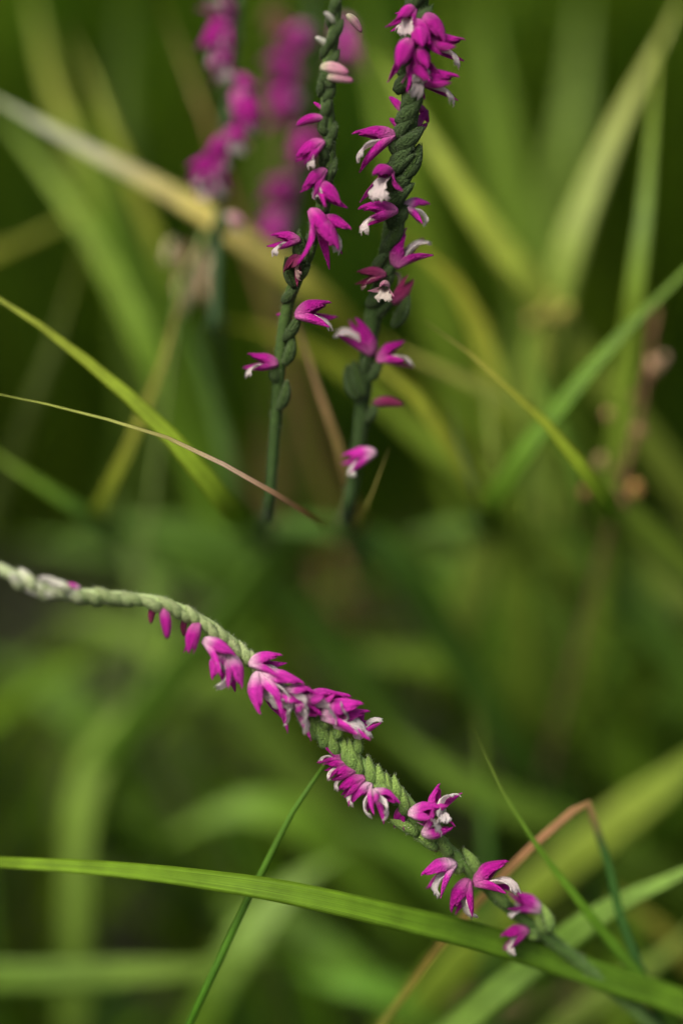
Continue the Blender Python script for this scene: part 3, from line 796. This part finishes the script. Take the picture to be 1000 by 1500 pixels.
F((574, 445, 96), (.65, -.9, .1), 50, 'wilt', .4, up=(1, .4, .4))
F((546, 520, 128), (-.62, -1, .3), 64, 'mag', .6, up=(1, -.4, .3), oback=36)
F((552, 528, 130), (1, -.42, .3), 52, 'mag', .8, up=(0, -1, 0), oback=34)
F((546, 590, 156), (1, .12, .2), 48, 'wilt', .1, bud=True, oback=30)
F((550, 662, 168), (-1, .30, .3), 54, 'lite', .5, oback=26)
for (x, y, dx) in ((584, 452, 14), (528, 555, -10), (520, 560, -12), (600, 235, 16), (575, 335, 12)):
    p = P(x - dx * .6, y + 26, d2(y) - 8); s2.ovary(p, V2(dx * .03, -1, .1), V2(dx, 0, .5), 56 * U, 20 * U)
s2.hairs(5200, 3.2, (.28, .36, .20))

# ---- two soft orchids behind
def soft_spike(label, ln, d, rad, root, flw, seed, kind='mag'):
    s = Spike(label, [(x, y, d) for x, y in ln], [(0, rad * .8), (1, rad)], [(0, (.05, .09, .035)), (1, (.035, .075, .028))], root, (DK0, DK1), (DK0, DK1), n=70, seed=seed)
    s.braid(4, 50, 4.5, HP, .8, 34, 16, tang=.4)
    for (x, y, dx, dy, t, L, k) in flw:
        s.flower((x, y, d - 10), (dx, dy, t), L * 1.1, k, s.r.choice((.4, .6, .8)), lip=d < 500)
soft_spike('blurred magenta orchid at the left, its dark stem curving beside soft flowers', [(352, -60), (348, 20), (341, 80), (334, 150), (327, 220), (323, 290), (319, 350), (316, 410), (316, 480)], 360, 9, (320, 900),
           [(338, 28, -.6, .7, .3, 52, 'mag'), (334, 50, -.7, .6, .4, 56, 'mag'), (334, 70, -.4, .9, .4, 50, 'mag'), (340, 30, -.3, -.6, .4, 48, 'mag'),
            (340, 110, .8, .6, .4, 48, 'mag'), (340, 135, .8, .7, .4, 52, 'mag'), (340, 155, .9, .5, .5, 54, 'mag'), (352, 150, .3, 1, .3, 50, 'mag'),
            (334, 190, .5, .5, .6, 46, 'mag'), (334, 200, -.5, .8, .4, 52, 'mag'), (330, 220, -.7, .7, .4, 54, 'mag'), (326, 238, -1, .3, .4, 56, 'mag'), (322, 250, -.8, .6, .4, 50, 'mag'), (322, 235, -.4, 1, .5, 52, 'mag'), (332, 315, .6, .4, .4, 34, 'pale')], 21)
soft_spike('strongly blurred pink orchid showing between the left soft spike and the sharp pair', [(462, -60), (455, 20), (448, 100), (442, 180), (437, 260), (432, 340), (428, 420)], 620, 8, (430, 760),
           [(436, 95, -.8, .2, .5, 66, 'mag'), (440, 110, -1, .2, .5, 60, 'mag'), (440, 145, -1, .2, .5, 62, 'lite'), (430, 150, -.6, .4, .5, 56, 'mag'), (440, 190, .3, .8, .5, 60, 'mag'), (446, 205, -.2, .9, .5, 60, 'mag'),
            (434, 268, -.9, .3, .5, 62, 'mag'), (430, 285, -.9, .5, .5, 64, 'mag'), (424, 315, -.9, .5, .4, 62, 'lite'), (420, 325, -.6, .6, .5, 58, 'lite'),
            (452, 40, -.5, .5, .5, 56, 'lite'), (452, 60, -.8, .2, .5, 56, 'lite'), (500, 30, .2, .8, .5, 60, 'lite'), (500, 60, .3, .6, .5, 56, 'lite')], 22)

# ---- leaning orchid in the lower half
ln5 = [(-60, 822, -150), (-10, 830, -140), (30, 848, -125), (60, 862, -112), (100, 870, -95), (150, 874, -76), (200, 878, -58), (240, 886, -44), (280, 902, -32), (315, 924, -22), (345, 948, -14), (375, 974, -8), (410, 1010, 0), (450, 1052, 0), (480, 1080, 0),
       (510, 1106, 0), (540, 1130, 0), (570, 1152, 2), (594, 1177, 6), (618, 1208, 14), (645, 1236, 26), (672, 1262, 40), (700, 1287, 56), (735, 1322, 78), (770, 1350, 96), (810, 1380, 118), (850, 1411, 140), (890, 1446, 165), (935, 1484, 195)]
PG0, PG1 = (.24, .38, .11), (.36, .48, .18)
MG0, MG1 = (.12, .235, .05), (.18, .30, .07)
s5 = Spike('long leaning orchid with pale twisted tip and magenta flowers, arching above the long glossy blade', ln5,
           [(0, 6), (.08, 9), (.25, 9), (.42, 9), (.55, 12), (.7, 10), (.8, 9.5), (1, 10)],
           [(0, (.42, .50, .28)), (.3, PG1), (.48, (.18, .30, .08)), (.6, (.13, .235, .05)), (.8, (.055, .115, .022)), (1, (.10, .19, .045))], (1120, 1820), (MG0, MG1), (MG0, (.24, .34, .12)), n=200, seed=9)
NL = [0.0]
def idx5(x):   # centre-line index where the stem passes picture column x
    return min(range(200), key=lambda i: abs(500 + (s5.c[i] - CAM).dot(RIGHT) / (s5.c[i] - CAM).dot(FWD) * S - x))
s5.brc = ((.40, .50, .24), (.60, .66, .40))
s5.braid(idx5(20), idx5(110), 2.6, HP, .7, 36, 15, tang=.5, colA=(.50, .58, .32), colB=(.78, .80, .64), bscale=.9)
s5.brc = (PG0, (.42, .50, .24))
s5.braid(idx5(110), idx5(372), 2.3, HP, .3, 36, 15, colA=PG0, colB=PG1, tang=.45)
s5.brc = (MG0, (.26, .40, .09))
s5.braid(idx5(440), idx5(592), 2.5, HP, .25, 44, 17, colA=MG0, colB=MG1, tang=.72, off=.55)
s5.braid(idx5(380), idx5(440), 3.4, HP, .6, 40, 17, tang=.6, colA=MG0, colB=MG1)
F = s5.flower
for x, y, L in ((40, 862, 30), (58, 864, 32), (66, 846, 34), (80, 852, 34), (14, 836, 34), (20, 848, 30)):
    F((x + 24, y + 12, -115), (-1, -.35, .25), L, 'white', 0, bud=True, ov=False)
F((118, 862, -100), (-1, -.2, .2), 26, 'lite', 0, bud=True, ov=False)
F((226, 884, -46), (-.15, 1, .1), 30, 'wilt', 0, bud=True, ov=False)
F((239, 890, -50), (.14, 1, .2), 46, 'mag', 0, bud=True, ov=False)
F((272, 904, -30), (-.05, 1, .0), 28, 'wilt', 0, bud=True, ov=False)
F((289, 912, -38), (-.18, 1, .2), 48, 'mag', .1, ov=False, lip=False)
F((298, 936, -34), (.9, .62, .3), 56, 'lite', .1, ov=False, up=(.5, -1, .2))
F((326, 952, -30), (-.12, 1, .2), 46, 'lite', .3, ov=False, up=(-1, 0, .3))
F((338, 958, -30), (.14, 1, .25), 54, 'lite', .5, ov=False, up=(1, 0, .3))
F((364, 972, -22), (1, -.08, .2), 52, 'lite', .5, ow=7, oback=16)
F((376, 984, -22), (.28, 1, .4), 66, 'lite', .6, up=(-1, .1, .4), oback=18)
F((384, 988, -26), (1, .35, .3), 66, 'lite', .6, oback=14)
F((404, 1012, -22), (.75, .6, .4), 52, 'lite', .75, up=(.4, -.8, -.7), oback=14)
F((418, 1010, -24), (.9, .25, .4), 52, 'lite', .8, up=(.3, -.8, -.8), oback=14)
F((442, 1028, -20), (1, -.12, .4), 60, 'lite', .75, up=(.1, -.8, -.6), oback=12)
F((432, 1034, -26), (.75, .35, .6), 46, 'lite', .9, up=(.3, -.7, -.9), oback=12)
F((466, 1030, -12), (1, -.15, .4), 52, 'lite', .85, up=(.1, -.8, -.8), oback=12)
F((470, 1048, -22), (1, -.1, .35), 68, 'lite', .55, up=(.2, -1, .3), oback=14)
F((488, 1062, -16), (1, -.2, .2), 58, 'lite', .6, oback=14)
F((522, 1084, -6), (.45, -1, .1), 46, 'lite', .7, up=(-1, -.3, .2), oback=14)
F((500, 1112, -6), (-.8, -.38, .1), 32, 'mag', .6, oback=8, ow=7)
F((508, 1118, -8), (-1, .22, .2), 36, 'mag', .7, oback=8, ow=7)
F((522, 1128, -8), (-1, .25, .2), 42, 'mag', .6, oback=8, ow=7)
F((534, 1138, -10), (-.85, .55, .2), 46, 'mag', .6, oback=8, ow=7)
F((544, 1146, -10), (-.6, .9, .2), 48, 'lite', .8, oback=8, ow=7, up=(-1, -.4, 0))
F((546, 1158, -18), (.8, .5, .5), 46, 'lite', .95, up=(.3, -.8, -.7), oback=8)
F((590, 1180, 4), (-.2, 1, .0), 36, 'mag', .4, oback=10, up=(-1, 0, 0))
F((598, 1192, -6), (1, -.08, .4), 54, 'lite', .8, up=(0, -1, -.4), oback=26)
F((634, 1196, 0), (.35, -1, .2), 50, 'lite', .75, up=(-.8, -.3, -.5), oback=30)
F((618, 1222, -4), (.85, -.4, .4), 50, 'lite', .7, up=(.4, 1, .1), oback=20)
F((636, 1186, 0), (.5, -.1, .9), 34, 'lite', .95, ov=False, up=(.2, -1, .2))
F((668, 1264, 24), (-1, .55, .25), 56, 'lite', .6, oback=20)
F((686, 1288, 36), (-.42, 1, .3), 56, 'mag', .5, up=(-1, -.3, .2), oback=20)
F((694, 1294, 36), (1, -.45, .4), 64, 'mag', .85, oback=20, seed=2)
F((792, 1334, 90), (-1, -.48, .35), 56, 'lite', .25, bud=False, oback=40, ow=10, up=(-.3, -1, .3))
F((774, 1362, 88), (-1, .4, .3), 46, 'mag', .5, oback=24)
for (x, y, dx, dy, L) in ((806, 1366, -.3, -1, 44), (744, 1330, -.7, -.7, 50), (660, 1254, -.6, -.8, 54), (700, 1282, -.5, -.9, 46), (612, 1224, -.7, -.4, 48), (640, 1246, -.8, -.6, 50)):
    k, T = s5.near(P(x, y, 20)); dd = (s5.c[k] - CAM).dot(FWD) / U - S
    s5.ovary(P(x, y, dd - 8), V2(dx, dy, .15), V2(.3, -.6, .8), L * U, 17 * U)
s5.hairs(9000, 3.6, (.52, .60, .40))

# ------------------------------------------------------------------ seed stalks
def blob(name, c, r, cl, parent, base, seed, squash=1.3):
    g = random.Random(seed); verts, faces, cc = [], [], []
    nu, nv = 7, 9
    ax = Vector((g.uniform(-.4, .4), g.uniform(-.4, .4), 1)).normalized(); a = ax.orthogonal().normalized(); b = ax.cross(a)
    for i in range(nu):
        t = math.pi * i / (nu - 1)
        for j in range(nv):
            an = 2 * math.pi * j / nv
            R = r * U * g.uniform(.8, 1.2) * math.sin(t)
            verts.append(c - base + ax * (math.cos(t) * r * squash * U) + (a * math.cos(an) + b * math.sin(an)) * R); cc.append(cl)
    for i in range(nu - 1):
        for j in range(nv):
            faces.append((i * nv + j, i * nv + (j + 1) % nv, (i + 1) * nv + (j + 1) % nv, (i + 1) * nv + j))
    return obj(name, mesh(name, verts, faces, M_SEED, cc), parent)

def stalk(label, ln, root, rad, cl, seeds, cat='seed stalk', squash=1.3):
    g = G(*root)
    e = bpy.data.objects.new('seed_stalk', None); col.objects.link(e); e.location = g; e.empty_display_size = .01
    tag(e, label, cat)
    wp = [P(*p) for p in ln]; L = (g - wp[-1]).length
    wp += [wp[-1] + (wp[-1] - wp[-2]).normalized() * L * .25 + (g - wp[-1]) * .12, wp[-1].lerp(g, .68) + Vector((0, 0, .03 * L)), g - Vector((0, 0, .004))]
    c = catmull(wp, 50); verts, faces, cc = [], [], []
    for i, p in enumerate(c):
        T = (c[min(i + 1, 49)] - c[max(i - 1, 0)]).normalized(); A = T.orthogonal().normalized(); B = T.cross(A)
        for k in range(8):
            a = k * math.pi / 4; verts.append(p - g + (A * math.cos(a) + B * math.sin(a)) * rad * U); cc.append(cl)
        if i:
            o = (i - 1) * 8
            for k in range(8): faces.append((o + k, o + (k + 1) % 8, o + 8 + (k + 1) % 8, o + 8 + k))
    obj('stem', mesh('stem', verts, faces, M_SEED, cc), e)
    for q, (x, y, d, r, cs) in enumerate(seeds): blob('seed_head', P(x, y, d), r * .9, s2l(cs), e, g, q, squash)
    return e
BR, BE, OR = (104, 68, 46), (160, 132, 98), (156, 120, 62)
stalk('reddish brown seed stalk with beige capsules at the right edge', [(962, 450, 460), (955, 490, 460), (945, 560, 460), (932, 630, 460), (915, 690, 460), (900, 745, 500)], (890, 960), 5, s2l((104, 78, 44)),
      [(955, 485, 455, 8, BR), (958, 535, 450, 13, BE), (948, 555, 455, 9, BR), (930, 580, 455, 7, BR), (935, 632, 448, 12, (146, 110, 76)), (920, 660, 455, 8, BR), (880, 675, 452, 12, (164, 136, 90)), (890, 607, 452, 9, (168, 128, 88)),
       (930, 716, 448, 13, OR), (905, 690, 455, 8, BR), (857, 722, 452, 10, (140, 96, 60)), (912, 735, 452, 9, BR), (972, 525, 455, 9, (168, 138, 112))])
stalk('blurred yellowish seed cluster where the two broad pale blades meet', [(795, 405, 640), (795, 440, 640), (798, 480, 650), (800, 540, 680)], (810, 860), 6, s2l(OL),
      [(770 + (i * 37) % 62, 418 + (i * 23) % 48, 620 + (i * 13) % 40, 13, ((168, 164, 76), (150, 150, 60), (176, 160, 84))[i % 3]) for i in range(12)])
stalk('dry pale pinkish seed head standing blurred left of the orchids', [(300, 340, 420), (285, 370, 420), (265, 420, 420), (258, 470, 440)], (230, 880), 5, s2l((96, 116, 50)),
      [(248 + (i * 29) % 60, 368 + (i * 17) % 80, 520 + (i * 13) % 50, 8, ((176, 166, 130), (160, 140, 104), (140, 112, 84))[i % 3]) for i in range(14)], squash=3.2)
stalk('dark brown blurred seed head at the very top beside the pink orchid', [(408, 10, 700), (406, 50, 700), (410, 110, 710), (412, 200, 730)], (420, 700), 5, s2l((90, 70, 40)),
      [(396 + (i * 11) % 24, 26 + (i * 13) % 36, 690, 14, ((96, 58, 40), (78, 44, 32))[i % 2]) for i in range(7)])
